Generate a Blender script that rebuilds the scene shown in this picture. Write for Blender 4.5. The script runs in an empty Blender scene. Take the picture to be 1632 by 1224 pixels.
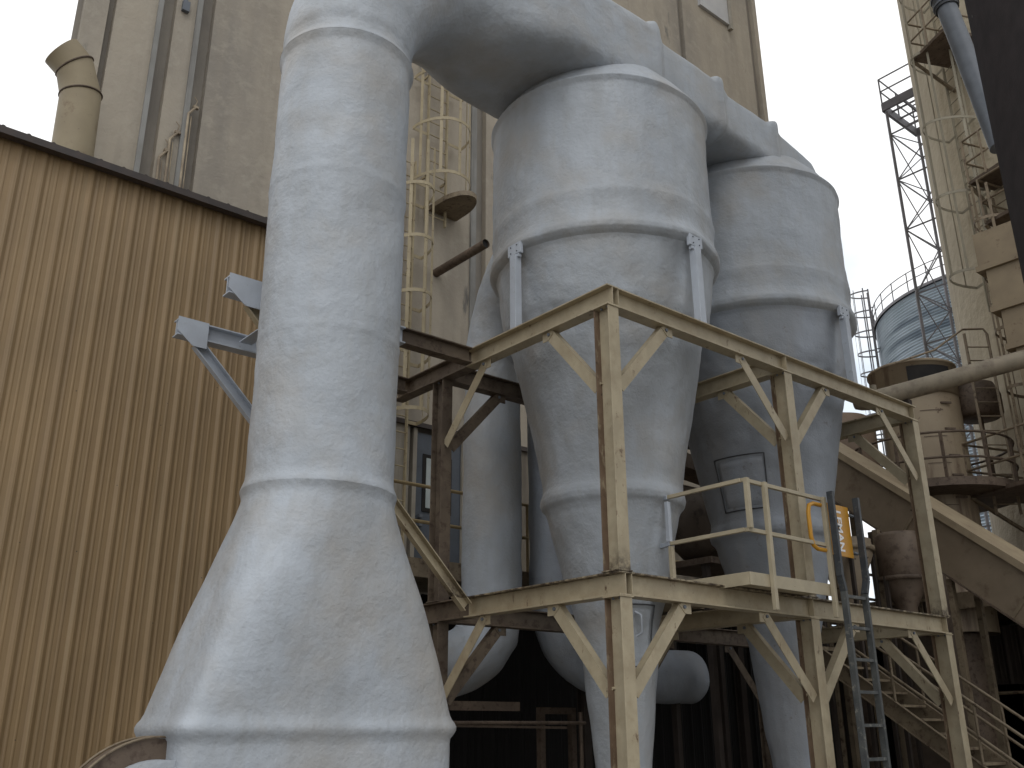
import bpy, math, random
from math import sin, cos, pi, radians, sqrt, atan2
from mathutils import Vector, Matrix, noise
random.seed(7)
SC = bpy.context.scene
COL = SC.collection
V = Vector

# ------------------------------------------------------------------ camera
# world: X runs away to the right along the steel frame, Y away to the left, frame's front corner column at the origin
cam = bpy.data.cameras.new('camera'); co = bpy.data.objects.new('camera', cam); COL.objects.link(co)
CAMP = V((-6.571, -6.237, 1.70)); HEAD, PITCH, ROLL = 0.8694, 0.3498, 0.0056
fwd = V((cos(HEAD)*cos(PITCH), sin(HEAD)*cos(PITCH), sin(PITCH)))
rgt = V((sin(HEAD), -cos(HEAD), 0)); upv = rgt.cross(fwd)
r2 = rgt*cos(ROLL) + upv*sin(ROLL)*-1; u2 = rgt*sin(ROLL) + upv*cos(ROLL)
M = Matrix((r2, u2, -fwd)).transposed().to_4x4(); M.translation = CAMP
co.matrix_world = M
cam.sensor_width = 36; cam.lens = 36*1516.8/1632; cam.clip_end = 3000; cam.clip_start = .05
SC.camera = co
SC.view_settings.view_transform = 'Standard'; SC.view_settings.look = 'None'
SC.view_settings.exposure = 0.18; SC.view_settings.gamma = 1

# ------------------------------------------------------------------ world: bright broken overcast
W = bpy.data.worlds.new('World'); SC.world = W; W.use_nodes = True
nt = W.node_tree; N = nt.nodes; L = nt.links; N.clear()
out = N.new('ShaderNodeOutputWorld'); mixs = N.new('ShaderNodeMixShader')
b1 = N.new('ShaderNodeBackground'); b2 = N.new('ShaderNodeBackground')
sky = N.new('ShaderNodeTexSky'); sky.sky_type = 'NISHITA'; sky.sun_disc = False
SUN_EL, SUN_AZ = radians(52), radians(235)     # direction towards the sun, azimuth from +X
sky.sun_elevation = SUN_EL; sky.sun_rotation = radians(90)-SUN_AZ
L.new(sky.outputs[0], b1.inputs[0]); b1.inputs[1].default_value = 0.11
tc = N.new('ShaderNodeTexCoord'); nz = N.new('ShaderNodeTexNoise'); nz.inputs['Scale'].default_value = 2.3
nz.inputs['Detail'].default_value = 6; nz.inputs['Roughness'].default_value = .52
mp = N.new('ShaderNodeMapping'); mp.inputs['Scale'].default_value = (1, 1, 1.8); mp.inputs['Location'].default_value = (.3, .15, .2)
L.new(tc.outputs['Generated'], mp.inputs[0]); L.new(mp.outputs[0], nz.inputs[0])
cr = N.new('ShaderNodeValToRGB'); cr.color_ramp.elements[0].position = .30; cr.color_ramp.elements[1].position = .50
cr.color_ramp.elements[0].color = (.8,.8,.8,1); cr.color_ramp.elements[1].color = (1,1,1,1)
L.new(nz.outputs[0], cr.inputs[0]); L.new(cr.outputs[0], mixs.inputs[0])
cr2 = N.new('ShaderNodeValToRGB'); cr2.color_ramp.elements[0].position = .36; cr2.color_ramp.elements[1].position = .52
cr2.color_ramp.elements[0].color = (.70,.79,.88,1); cr2.color_ramp.elements[1].color = (1.0,1.0,1.0,1)
L.new(nz.outputs[0], cr2.inputs[0]); L.new(cr2.outputs[0], b2.inputs[0]); b2.inputs[1].default_value = 1.10
L.new(b1.outputs[0], mixs.inputs[1]); L.new(b2.outputs[0], mixs.inputs[2]); L.new(mixs.outputs[0], out.inputs[0])
sl = bpy.data.lights.new('sun', 'SUN'); sl.energy = .42; sl.angle = radians(25); sl.color = (1, .97, .92)
so = bpy.data.objects.new('sun', sl); COL.objects.link(so)
so.rotation_euler = V((cos(SUN_AZ)*cos(SUN_EL), sin(SUN_AZ)*cos(SUN_EL), sin(SUN_EL))).to_track_quat('Z', 'Y').to_euler()

# ------------------------------------------------------------------ materials
def mat(name, c1, c2=None, scale=2.0, rough=.65, metal=0, lo=.35, hi=.65, streak=None, rust=None, bump=(), spots=None, zrust=()):
    m = bpy.data.materials.new(name); m.use_nodes = True
    n = m.node_tree.nodes; l = m.node_tree.links; p = n['Principled BSDF']
    g = n.new('ShaderNodeNewGeometry'); pos = g.outputs['Position']
    def noi(sc, det=5, rg=.55, vec=None):
        t = n.new('ShaderNodeTexNoise'); t.inputs['Detail'].default_value = det; t.inputs['Roughness'].default_value = rg
        mpn = n.new('ShaderNodeMapping'); mpn.inputs['Scale'].default_value = sc if isinstance(sc, tuple) else (sc,)*3
        mpn.inputs['Location'].default_value = (random.uniform(0,9), random.uniform(0,9), random.uniform(0,9))
        l.new(pos, mpn.inputs[0]); l.new(mpn.outputs[0], t.inputs[0]); t.inputs['Scale'].default_value = 1
        return t.outputs[0]
    def ramp(src, a, b):
        r = n.new('ShaderNodeMapRange'); r.inputs[1].default_value = a; r.inputs[2].default_value = b
        l.new(src, r.inputs[0]); return r.outputs[0]
    def mix(fac, a, b, mode='MIX'):
        x = n.new('ShaderNodeMix'); x.data_type = 'RGBA'; x.blend_type = mode
        if isinstance(fac, (int, float)): x.inputs[0].default_value = fac
        else: l.new(fac, x.inputs[0])
        for s, v in ((6, a), (7, b)):
            if isinstance(v, tuple): x.inputs[s].default_value = v if len(v) == 4 else (*v, 1)
            else: l.new(v, x.inputs[s])
        return x.outputs[2]
    c2 = c2 or tuple(x*.8 for x in c1)
    col = mix(ramp(noi(scale), lo, hi), c1, c2)
    if streak:      # (scale tuple, colour, lo, hi, strength)
        for sc, c, a, b, st in streak:
            f = ramp(noi(sc, 4, .6), a, b); mm = n.new('ShaderNodeMath'); mm.operation = 'MULTIPLY'; mm.inputs[1].default_value = st
            l.new(f, mm.inputs[0]); col = mix(mm.outputs[0], col, c)
    if rust:        # (scale, colour, lo, hi)
        for sc, c, a, b in rust:
            col = mix(ramp(noi(sc, 8, .68), a, b), col, c)
    for z0, z1, c in zrust:   # rust creeping up from a joint at height z0 to z1
        sx = n.new('ShaderNodeSeparateXYZ'); l.new(pos, sx.inputs[0])
        f = ramp(sx.outputs[2], z1, z0); f2 = n.new('ShaderNodeMath'); f2.operation = 'GREATER_THAN'; l.new(sx.outputs[2], f2.inputs[0]); f2.inputs[1].default_value = z0-.02
        m1 = n.new('ShaderNodeMath'); m1.operation = 'MULTIPLY'; l.new(f, m1.inputs[0]); l.new(f2.outputs[0], m1.inputs[1])
        m2 = n.new('ShaderNodeMath'); m2.operation = 'MULTIPLY'; l.new(m1.outputs[0], m2.inputs[0]); l.new(ramp(noi(14, 6, .7), .35, .6), m2.inputs[1])
        col = mix(m2.outputs[0], col, c)
    if spots:       # (scale, colour, size)
        sc, c, sz = spots
        v = n.new('ShaderNodeTexVoronoi'); v.inputs['Scale'].default_value = sc; l.new(pos, v.inputs['Vector'])
        col = mix(ramp(v.outputs['Distance'], sz, sz*.6), col, c)
    l.new(col, p.inputs['Base Color']); p.inputs['Roughness'].default_value = rough; p.inputs['Metallic'].default_value = metal
    prev = None
    for sc, dist, det in bump:
        b = n.new('ShaderNodeBump'); b.inputs['Strength'].default_value = 1; b.inputs['Distance'].default_value = dist
        l.new(noi(sc, det, .6), b.inputs['Height'])
        if prev: l.new(prev, b.inputs['Normal'])
        prev = b.outputs[0]
    if prev: l.new(prev, p.inputs['Normal'])
    return m
RUST = (.10,.052,.026); DRUST = (.035,.02,.012)
FOAM = mat('foam_coating', (.43,.465,.51), (.365,.395,.432), 1.3, .52, bump=((2.2, .035, 1), (5.5, .012, 2), (14, .008, 2), (38, .0040, 3)),
    streak=[((2.2,2.2,.5), (.30,.31,.32), .46, .72, .6), ((.9,.9,.9), (.37,.34,.30), .48, .70, .65), ((9,9,1.1), (.36,.37,.375), .55, .75, .35), ((6,6,2.2), (.33,.34,.345), .5, .75, .5)], rust=[(40, (.22,.19,.16), .74, .80)])
FOAMD = mat('foam_coating_shade_dirty', (.33,.36,.41), (.27,.295,.33), 1.5, .55, bump=((3, .035, 1), (15, .005, 2), (45, .0035, 2)),
    streak=[((2.2,2.2,.5), (.30,.30,.30), .45, .7, .6)], rust=[(8, (.20,.18,.15), .62, .75)])  # foam with shade mixed into its base colour, plus grime patches
WPAINT = mat('pale_grey_paint', (.46,.50,.56), (.40,.43,.48), 4, .5, bump=((40, .001, 3),), rust=[(9, (.25,.24,.22), .62, .72)])
BEIGE = mat('beige_steel_paint', (.43,.365,.25), (.35,.295,.20), 5, .55, bump=((70, .0012, 3),),
    streak=[((9,9,7), (.27,.205,.125), .52, .74, .45), ((2.5,2.5,2.5), (.30,.235,.15), .5, .7, .5)], rust=[((10,10,5), RUST, .62, .70), (38, DRUST, .66, .72)],
    zrust=((3.10, 3.35, DRUST), (0.0, .5, RUST)))
DBEIGE = mat('weathered_beige_steel', (.24,.19,.125), (.17,.13,.085), 3, .65, bump=((50, .002, 3),), rust=[(9, (.06,.035,.02), .52, .68), (30, DRUST, .64, .7)])
BRSTEEL = mat('brown_steel', (.145,.105,.075), (.095,.068,.048), 3, .7, bump=((50, .002, 3),), rust=[(12, (.05,.028,.018), .5, .68)])
TAN = mat('tan_wall_cladding', (.285,.190,.093), (.24,.160,.078), .9, .55, bump=((90, .0008, 2),),
    streak=[((9,9,.10), (.18,.12,.066), .44, .78, .6), ((26,26,.25), (.30,.225,.13), .52, .75, .5)], spots=(3.2, (.06,.045,.03), .032))
TRIM = mat('dark_roof_trim', (.035,.028,.026), (.055,.04,.034), 6, .6)
CONC = mat('weathered_concrete', (.40,.35,.28), (.335,.295,.24), .35, .85, bump=((30, .004, 4), (3, .02, 3)),
    streak=[((.62,.62,.10), (.22,.20,.175), .48, .68, .75), ((2.2,2.2,.22), (.25,.22,.18), .48, .72, .55), ((5,5,5), (.42,.38,.31), .5, .7, .4)], rust=[((1.6,1.6,.5), (.15,.14,.125), .64, .72)])
CONCD = mat('dark_joint_concrete', (.26,.235,.20), (.21,.19,.165), 1.5, .9, bump=((30, .004, 4),))
CONCG = mat('grey_joint_trim', (.29,.285,.27), (.22,.215,.2), 1.5, .9, streak=[((6,6,.5), (.15,.14,.13), .5, .7, .6)])
CONCL = mat('grimy_lower_concrete', (.27,.235,.185), (.19,.165,.13), .8, .85, bump=((30, .004, 4),), streak=[((3,3,.3), (.1,.085,.07), .45, .66, .8)])
SILO = mat('beige_concrete', (.60,.53,.40), (.53,.465,.35), .4, .85, bump=((4, .05, 3), (30, .004, 3)), streak=[((3,3,.2), (.34,.27,.17), .5, .7, .5)])
GALV = mat('galvanised_steel', (.46,.53,.60), (.36,.43,.49), .6, .38, .55, streak=[((.15,.15,3.0), (.12,.16,.21), .50, .62, .75)])
LATT = mat('grey_lattice_steel', (.17,.16,.175), (.12,.115,.12), 2, .6)
BLACKM = mat('black_ladder_paint', (.028,.034,.042), (.05,.055,.06), 9, .5, rust=[(22, (.13,.12,.105), .56, .68)])
YELL = mat('yellow_gate_paint', (.55,.27,.018), (.50,.235,.015), 6, .4, rust=[(30, (.16,.08,.02), .66, .72)])
WHITE = mat('white_lettering', (.86,.86,.86), (.8,.8,.8), 6, .5)
DOOR = mat('slate_blue_door_paint', (.085,.10,.125), (.07,.082,.10), 3, .5, rust=[(20, (.04,.04,.045), .6, .7)])
GLASS = mat('door_glass', (.22,.27,.27), (.36,.40,.39), 2, .12)
GALVP = mat('grey_pipe_steel', (.135,.15,.175), (.10,.112,.13), 3, .5)
SIDING = mat('pale_siding', (.36,.33,.28), (.29,.265,.22), 3, .8, streak=[((9,9,.6), (.2,.17,.13), .5, .68, .6)])
DARKSH = mat('shade_dark_cladding', (.013,.011,.010), (.009,.008,.0075), 1.2, .9)  # near black cladding colour carries the shade under deck and shed roof
DARKT = mat('charcoal_tank_paint', (.062,.053,.056), (.046,.04,.043), 5, .85, spots=(2.2, (.25,.24,.22), .035), bump=((40, .004, 4),))
GROUND = mat('yard_concrete', (.26,.24,.21), (.19,.175,.155), .7, .9, bump=((20, .004, 4),))
BLACK = mat('shade_and_frame_black', (.012,.011,.011), (.02,.017,.015), 5, .9)  # black window frame, and painted-in darkness of pipe mouths and vessel opening
ROOFM = mat('roof_sheet', (.10,.09,.08), (.07,.06,.055), 2, .7)
YELB = mat('yellowed_rail_paint', (.33,.25,.13), (.25,.185,.09), 5, .55, rust=[(12, RUST, .6, .7)])

GROOVE = mat('dark_groove', (.08,.085,.09), (.05,.05,.055), 8, .8)  # dark tint of the tube drawn round each hatch
BRSHADE = mat('shade_brown_steel', (.045,.033,.026), (.03,.022,.017), 3, .8)  # brown steel darkened in colour to paint shade onto posts and legs
# ------------------------------------------------------------------ builders
def tag(o, label=None, cat=None, group=None, kind=None):
    if label: o['label'] = label
    if cat: o['category'] = cat
    if group: o['group'] = group
    if kind: o['kind'] = kind
    return o
def empty(name, loc, label, cat, group=None):
    o = bpy.data.objects.new(name, None); COL.objects.link(o); o.location = loc; o.empty_display_size = .2
    tag(o, label, cat, group); return o
class MB:
    def __init__(s): s.v = []; s.f = []; s.sm = []
    def add(s, vs, fs, smooth=False):
        b = len(s.v); s.v += [tuple(v) for v in vs]; s.f += [tuple(b+i for i in f) for f in fs]; s.sm += [smooth]*len(fs); return s
    def box(s, x0, x1, y0, y1, z0, z1):
        return s.add([(x0,y0,z0),(x1,y0,z0),(x1,y1,z0),(x0,y1,z0),(x0,y0,z1),(x1,y0,z1),(x1,y1,z1),(x0,y1,z1)],
                     [(0,3,2,1),(4,5,6,7),(0,1,5,4),(1,2,6,5),(2,3,7,6),(3,0,4,7)])
    def bar(s, p, q, w, h, up=(0,0,1), off=(0,0)):
        """box from p to q, w across (side), h along up; off shifts (side, up)"""
        p = V(p); q = V(q); t = (q-p).normalized(); u = V(up)
        sd = t.cross(u)
        if sd.length < 1e-4: u = V((1,0,0)); sd = t.cross(u)
        sd.normalize(); u = sd.cross(t).normalized()
        o = sd*off[0] + u*off[1]; vs = []
        for c in (p, q):
            for a, b in ((-1,-1),(1,-1),(1,1),(-1,1)): vs.append(c+o+sd*a*w/2+u*b*h/2)
        return s.add(vs, [(0,1,2,3),(7,6,5,4),(0,4,5,1),(1,5,6,2),(2,6,7,3),(3,7,4,0)])
    def ibeam(s, p, q, w, h, up=(0,0,1), tf=.016, tw=.011):
        s.bar(p, q, w, tf, up, (0, h/2-tf/2)); s.bar(p, q, w, tf, up, (0, -h/2+tf/2)); s.bar(p, q, tw, h-2*tf, up); return s
    def chan(s, p, q, w, h, up=(0,0,1), side=1, tf=.012):
        s.bar(p, q, tf, h, up, (side*(-w/2+tf/2), 0))
        for k in (1, -1): s.bar(p, q, w-tf, tf, up, (side*tf/2, k*(h/2-tf/2)))
        return s
    def tube(s, pts, r, n=10, closed=False, cap=True):
        pts = [V(p) for p in pts]; m = len(pts); rs = r if isinstance(r, (list, tuple)) else [r]*m; ref = None; vs = []
        for i, p in enumerate(pts):
            if closed: t = (pts[(i+1) % m]-pts[i-1]).normalized()
            else:
                a = (pts[i]-pts[i-1]).normalized() if i else None; b = (pts[i+1]-pts[i]).normalized() if i < m-1 else None
                t = ((a or V((0,0,0)))+(b or V((0,0,0)))).normalized()
            if ref is None: ref = V((0,0,1)) if abs(t.z) < .9 else V((1,0,0))
            sd = t.cross(ref).normalized(); ref = sd.cross(t).normalized()
            for k in range(n):
                an = 2*pi*k/n; vs.append(p+(sd*cos(an)+ref*sin(an))*rs[i])
        fs = []; mm = m if closed else m-1
        for i in range(mm):
            j = (i+1) % m
            for k in range(n): k2 = (k+1) % n; fs.append((i*n+k, j*n+k, j*n+k2, i*n+k2))
        s.add(vs, fs, True)
        if cap and not closed: s.add(vs[:n], [tuple(range(n))]); s.add(vs[-n:], [tuple(reversed(range(n)))])
        return s
    def lathe(s, prof, cx=0, cy=0, n=64, a0=0, a1=2*pi, bumpf=None, smooth=True):
        full = abs(a1-a0-2*pi) < 1e-6; m = n if full else n+1; vs = []
        for r, z in prof:
            for k in range(m):
                a = a0+(a1-a0)*k/n; rr = r + (bumpf(a, r, z) if bumpf else 0); vs.append((cx+rr*cos(a), cy+rr*sin(a), z))
        fs = []
        for i in range(len(prof)-1):
            for k in range(n): k2 = (k+1) % m; fs.append((i*m+k, i*m+k2, (i+1)*m+k2, (i+1)*m+k))
        return s.add(vs, fs, smooth)
    def build(s, name, m, parent=None, label=None, bevel=0, **kw):
        me = bpy.data.meshes.new(name); me.from_pydata([tuple(v) for v in s.v], [], s.f); me.materials.append(m)
        me.polygons.foreach_set('use_smooth', s.sm); me.update()
        o = bpy.data.objects.new(name, me); COL.objects.link(o)
        if parent:
            o.parent = parent; top = parent
            w = V((0,0,0))
            while top: w += top.location; top = top.parent
            me.transform(Matrix.Translation(-w))
        if bevel:
            b = o.modifiers.new('bevel', 'BEVEL'); b.width = bevel; b.segments = 2; b.limit_method = 'ANGLE'
        tag(o, label, **kw); return o
def dupe(o, parent, delta):
    c = o.copy(); COL.objects.link(c); c.parent = parent; c.location = o.location + V(delta); return c
def smoothpath(pts, k=6):
    """Catmull-Rom through pts"""
    P = [V(p) for p in pts]; P = [P[0]*2-P[1]] + P + [P[-1]*2-P[-2]]; o = []
    for i in range(1, len(P)-2):
        for j in range(k):
            t = j/k; a, b, c, d = P[i-1:i+3]
            o.append(.5*((2*b)+(c-a)*t+(2*a-5*b+4*c-d)*t*t+(3*b-3*c+d-a)*t**3))
    o.append(P[-2]); return o
def bez_interp(xs, ys, x):
    for i in range(len(xs)-1):
        if x <= xs[i+1]:
            t = (x-xs[i])/(xs[i+1]-xs[i]); t = max(0, min(1, t)); return ys[i]+(ys[i+1]-ys[i])*t
    return ys[-1]
def lump(p, amp=.014):
    q = V(p)
    return amp*(noise.noise(q*1.1)*1.0 + noise.noise(q*2.7+V((5,1,2)))*.7 + noise.noise(q*7+V((1,8,3)))*.28)

# ------------------------------------------------------------------ ground
g = MB().add([(-400,-400,0),(400,-400,0),(400,400,0),(-400,400,0)], [(0,1,2,3)]); g.build('ground', GROUND, kind='structure')

# ------------------------------------------------------------------ tan corrugated building
CB = empty('corrugated_building', (-6, 6, 0), 'tan ribbed metal clad building with dark eave at the left', 'building')
def rib_profile(x0, x1, pitch, h=.023):
    pts = [(x0, 0)]; x = x0+.06
    while x+pitch < x1:
        pts += [(x,0),(x+.042,h),(x+.066,h),(x+.108,0),(x+.124,0),(x+.138,.005),(x+.150,.005),(x+.164,0),(x+.208,0),(x+.222,.005),(x+.234,.005),(x+.248,0)]
        x += pitch
    pts.append((x1, 0)); return pts
WT = 8.96
pr = rib_profile(-16, .22, .3048); m = MB(); vs = []
for x, d in pr: vs += [(x, 6-d, 0), (x, 6-d, WT)]
m.add(vs, [(2*i, 2*i+2, 2*i+3, 2*i+1) for i in range(len(pr)-1)])
m.build('wall', TAN, CB)
MB().box(.22, .25, 6, 14, 0, WT).build('wall', TAN, CB)
# roof sheet whose rib ends show along the eave
m = MB(); m.add([(-16,5.86,WT+.06),(.3,5.86,WT+.06),(.3,14,WT+.5),(-16,14,WT+.5)], [(0,1,2,3)])
m.build('roof', ROOFM, CB)
m = MB(); m.bar((-16,5.87,WT+.0), (.32,5.87,WT+.0), .13, .10)
x = -15.85
while x < .2:
    m.tube([(x,5.84,WT+.055),(x,6.6,WT+.10)], .032, 8); x += .3048
m.build('eave_trim', TRIM, CB)
m = MB(); m.bar((-4.0,6.05,WT+.17), (-2.55,6.05,WT+.17), .06, .025)
for k in range(6): m.box(-3.95+k*.27, -3.91+k*.27, 6.03, 6.07, WT+.04, WT+.16)
m.build('roof_rail', TRIM, CB)

# roof vent pipe, mitred twice
VP = empty('roof_vent_pipe', (-3.86, 6.5, 8.9), 'beige bent vent pipe standing on the roof of the tan building', 'vent pipe')
cs = [(V((-3.88,6.5,8.9)), 0), (V((-3.915,6.5,10.33)), 13), (V((-4.06,6.5,10.76)), 40), (V((-4.27,6.5,10.93)), 52)]
m = MB(); vs = []; n = 32
for c, deg in cs:
    a = radians(deg); e = V((cos(a), 0, sin(a)))  # in-plane cross direction
    for k in range(n):
        t = 2*pi*k/n; vs.append(c + e*.275*cos(t)*(1.02) + V((0,1,0))*.275*sin(t))
fs = []
for i in range(len(cs)-1):
    for k in range(n): k2=(k+1)%n; fs.append((i*n+k, i*n+k2, (i+1)*n+k2, (i+1)*n+k))
m.add(vs, fs, True)
mv = mat('vent_pipe_paint', (.30,.245,.155), (.25,.20,.125), 2, .6, rust=[(3, (.17,.11,.065), .60, .74), (14, (.14,.09,.06), .64, .74)], bump=((40,.001,3),))
m.build('pipe_shell', mv, VP)
for i in (1, 2):
    c, deg = cs[i]; a = radians(deg); e = V((cos(a),0,sin(a)))
    MB().tube([c+e*.283*cos(2*pi*k/36)+V((0,1,0))*.283*sin(2*pi*k/36) for k in range(36)], .015, 6, closed=True).build('seam_ring', BRSTEEL, VP)
c, deg = cs[3]; a = radians(deg); e = V((cos(a),0,sin(a)))
MB().add([c*.97+cs[2][0]*.03+e*.262*cos(2*pi*k/24)+V((0,1,0))*.262*sin(2*pi*k/24) for k in range(24)], [tuple(range(24))]).build('pipe_mouth', BLACK, VP)  # black disc stands in for the dark inside of the pipe

# ------------------------------------------------------------------ concrete tower
TV = 7.4; TZ = 42
CT = empty('concrete_tower', (5.6, TV+3, 0), 'tall weathered concrete tower with vertical joints behind the white duct', 'building')
panels = [(-3.9,-3.55),(-3.44,-2.72),(-2.5,-2.07),(-1.84,3.97),(4.26,11.2),(11.44,14.7),(15.03,15.24)]
MB().add([(x,y,z) for z in (4.0,TZ) for x,y in ((-3.98,TV+.14),(15.28,TV+.14),(17,TV+9),(-2.25,TV+9))], [(3,2,1,0),(4,5,6,7),(0,1,5,4),(1,2,6,5),(2,3,7,6),(3,0,4,7)]).build('wall', CONCD, CT, label='dark recessed joints of the tower')
for a, b in panels: MB().box(a, b, TV, TV+.138, 6.95, TZ).build('wall_panel', CONC, CT)
for a, b in ((-2.80,-2.722),(-2.16,-2.072),(3.84,3.968)):
    MB().box(a, b, TV-.05, TV-.003, 6.95, TZ).build('joint_trim', CONCG, CT)
MB().box(-1.84, 2.55, TV-.004, TV+.13, 4.0, 6.86).build('wall_panel', SIDING, CT, label='pale siding beside the blue door')
MB().box(3.78, 15.2, TV+.0, TV+.13, 4.0, 6.86).build('wall_panel', CONCL, CT, label='grimy lower wall beside the door')
MB().box(-1.84, 9, TV-.06, TV-.002, 6.86, 6.945).build('flashing', TRIM, CT)
m = MB(); m.box(12.2, 13.55, TV-.09, TV-.003, 21.75, 25); wp = m.build('access_panel', mat('white_panel', (.50,.50,.50), (.44,.44,.45), 2, .6), CT, label='large pale flat panel high on the tower')
MB().box(13.56, 13.68, TV-.14, TV-.003, 21.6, 25).build('panel_frame', SIDING, wp)
for x0, x1 in ((2.62,2.70),(3.72,3.78)): MB().box(x0, x1, TV-.02, TV+.135, 4.0, 6.84).build('door_frame', SIDING, CT)
d = MB(); d.box(2.705, 3.715, TV+.03, TV+.08, 4.02, 6.78); dr = d.build('door', DOOR, CT, label='slate blue steel door with a tall narrow window')
dr_w = MB(); dr_w.box(2.86, 3.50, TV+.012, TV+.028, 5.35, 6.4); dr_w.build('window_frame', BLACK, dr)
MB().box(2.93, 3.44, TV+.004, TV+.0115, 5.42, 6.33).build('pane', GLASS, dr)
m = MB()
for z in (4.95, 5.1, 5.25): m.box(2.77, 2.84, TV-.05, TV+.029, z-.03, z+.03)
m.build('handle', GALVP, dr)
# conduits on the tower
def conduit(x0, z1, lean, i):
    o = MB(); o.tube([(x0,TV-.05,8.9),(x0+lean,TV-.05,z1),(x0+lean+.10,TV-.05,z1+.16)], .022, 8)
    o.tube([(x0+.055,TV-.05,8.9),(x0+lean+.05,TV-.05,z1-.04)], .010, 6)
    o.box(x0+lean+.06, x0+lean+.15, TV-.07, TV-.01, z1+.15, z1+.19); o.tube([(x0+lean+.09,TV-.05,z1+.17),(x0+lean+.12,TV-.05,z1+.30),(x0+lean+.06,TV-.05,z1+.36)], .008, 6)
    c = o.build('conduit', mat('conduit_paint%d' % i, (.40,.33,.23), (.22,.17,.12), 4, .7)); tag(c, ['short beige conduit leftmost of three on the tower face', 'middle beige conduit of three on the tower face', 'tallest beige conduit of three on the tower face'][i], 'conduit', 'conduits on the tower face')
conduit(-2.42, 10.35, -.03, 0); conduit(-2.30, 10.75, -.02, 1); conduit(-2.06, 11.35, -.02, 2)
o = MB(); o.tube([(-2.36,TV-.05,13.5),(-2.36,TV-.05,20)], .022, 8); o.box(-2.42,-2.3,TV-.08,TV-.01,13.3,13.5)
tag(o.build('conduit', GALVP), 'thin conduit running up the tower at the top edge of the view', 'conduit', 'conduits on the tower face')
# open ended stub pipe leaning out of the tower
a, b = V((3.03, TV, 10.06)), V((3.08, 5.9, 10.10)); t = (b-a).normalized()
tp = empty('stub_pipe', a, 'brown open ended pipe slanting out of the tower beside the big cyclone', 'pipe')
MB().tube([a-t*.1, b], .085, 20, cap=False).build('pipe_shell', BRSTEEL, tp)
MB().tube([b-t*.05, b-t*.045], .084, 20).build('pipe_mouth', BLACK, tp)  # black plug paints the unlit pipe interior

# ------------------------------------------------------------------ caged ladders
def caged_ladder(label, P, nrm, z0, z1, cz0, w=.45, hw=.40, depth=.75, dz=1.1, m=DBEIGE, rung=.305, group='caged ladders', t=.05, platform=None, straps=5, rr=.012, off=.18):
    n = V((nrm[0], nrm[1], 0)).normalized(); s = V((-n.y, n.x, 0)); P = V((P[0], P[1], 0)); B = P+n*off
    root = empty('caged_ladder', P+V((0,0,z0)), label, 'ladder', group)
    for k in (-1, 1): MB().bar(B+s*k*w/2+V((0,0,z0)), B+s*k*w/2+V((0,0,z1)), .012+t*.3, t, n).build('rail', m, root)
    z = z0+.15; r0 = None
    while z < z1:
        if r0 is None: r0 = MB().tube([B-s*w/2+V((0,0,z)), B+s*w/2+V((0,0,z))], rr, 6).build('rung', m, root); zz = z
        else: dupe(r0, root, (0, 0, z-zz))
        z += rung
    def hp(a): return B + s*hw*cos(a) + n*(depth*sin(a))
    z = cz0; h0 = None
    while z <= z1+.01:
        if h0 is None:
            hb = MB(); arc = [hp(pi*k/16)+V((0,0,z)) for k in range(17)]
            arc = [B+s*w/2+V((0,0,z))]+arc+[B-s*w/2+V((0,0,z))]
            for i in range(len(arc)-1): hb.bar(arc[i], arc[i+1], .010, t*1.1)
            h0 = hb.build('hoop', m, root); hz = z
        else: dupe(h0, root, (0, 0, z-hz))
        z += dz
    for k in range(straps):
        a = pi*(k+.5)/straps; p = hp(a)*1.0; pin = p-(hp(a)-B).normalized()*.012
        MB().bar(pin+V((0,0,cz0)), pin+V((0,0,z1)), t, .008, (hp(a)-B).normalized()).build('strap', m, root)
    z = z0+1
    while z < z1:
        br = MB()
        br.bar(P+s*w/2+V((0,0,z)), B+s*w/2+V((0,0,z)), .03, .05); b2_ = MB().bar(P-s*w/2+V((0,0,z)), B-s*w/2+V((0,0,z)), .03, .05); b2_.build('wall_bracket', m, root)
        br.build('wall_bracket', m, root); z += 2.4
    return root
CAGEM = mat('cage_paint', (.40,.335,.215), (.33,.27,.17), 4, .6, rust=[(14, RUST, .6, .7)])
cl = caged_ladder('upper beige caged ladder on the tower ending at a rounded rest platform', (2.86, TV), (0,-1), 11.0, 17, 11.75, .46, .60, .78, 1.2, CAGEM, t=.06)
def rest(cx, z, hw, dep, root):
    pts = [(cx-hw, TV-.02), (cx+hw, TV-.02)] + [(cx+hw*cos(a), TV-.35-(dep-.35)*sin(a)) for a in [pi*k/14 for k in range(15)]]
    # D-shaped plate
    pts = [(cx+hw, TV-.02)] + [(cx+hw*max(-1,min(1,cos(a)*1.0)), TV-.35-(dep-.35)*sin(a)) for a in [pi*k/14 for k in range(15)]] + [(cx-hw, TV-.02)]
    n = len(pts); vs = [(x,y,z) for x,y in pts]+[(x,y,z+.10) for x,y in pts]
    MB().add(vs, [tuple(reversed(range(n))), tuple(range(n,2*n))]+[(i,(i+1)%n,n+(i+1)%n,n+i) for i in range(n)]).build('rest_platform', DBEIGE, root)
rest(3.14, 11.35, .34, 1.0, cl)
caged_ladder('lower beige caged ladder on the tower between the white duct and rear pipe', (2.12, TV), (0,-1), 4.05, 12.2, 6.85, .46, .44, .78, 1.1, CAGEM, t=.06)

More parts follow.
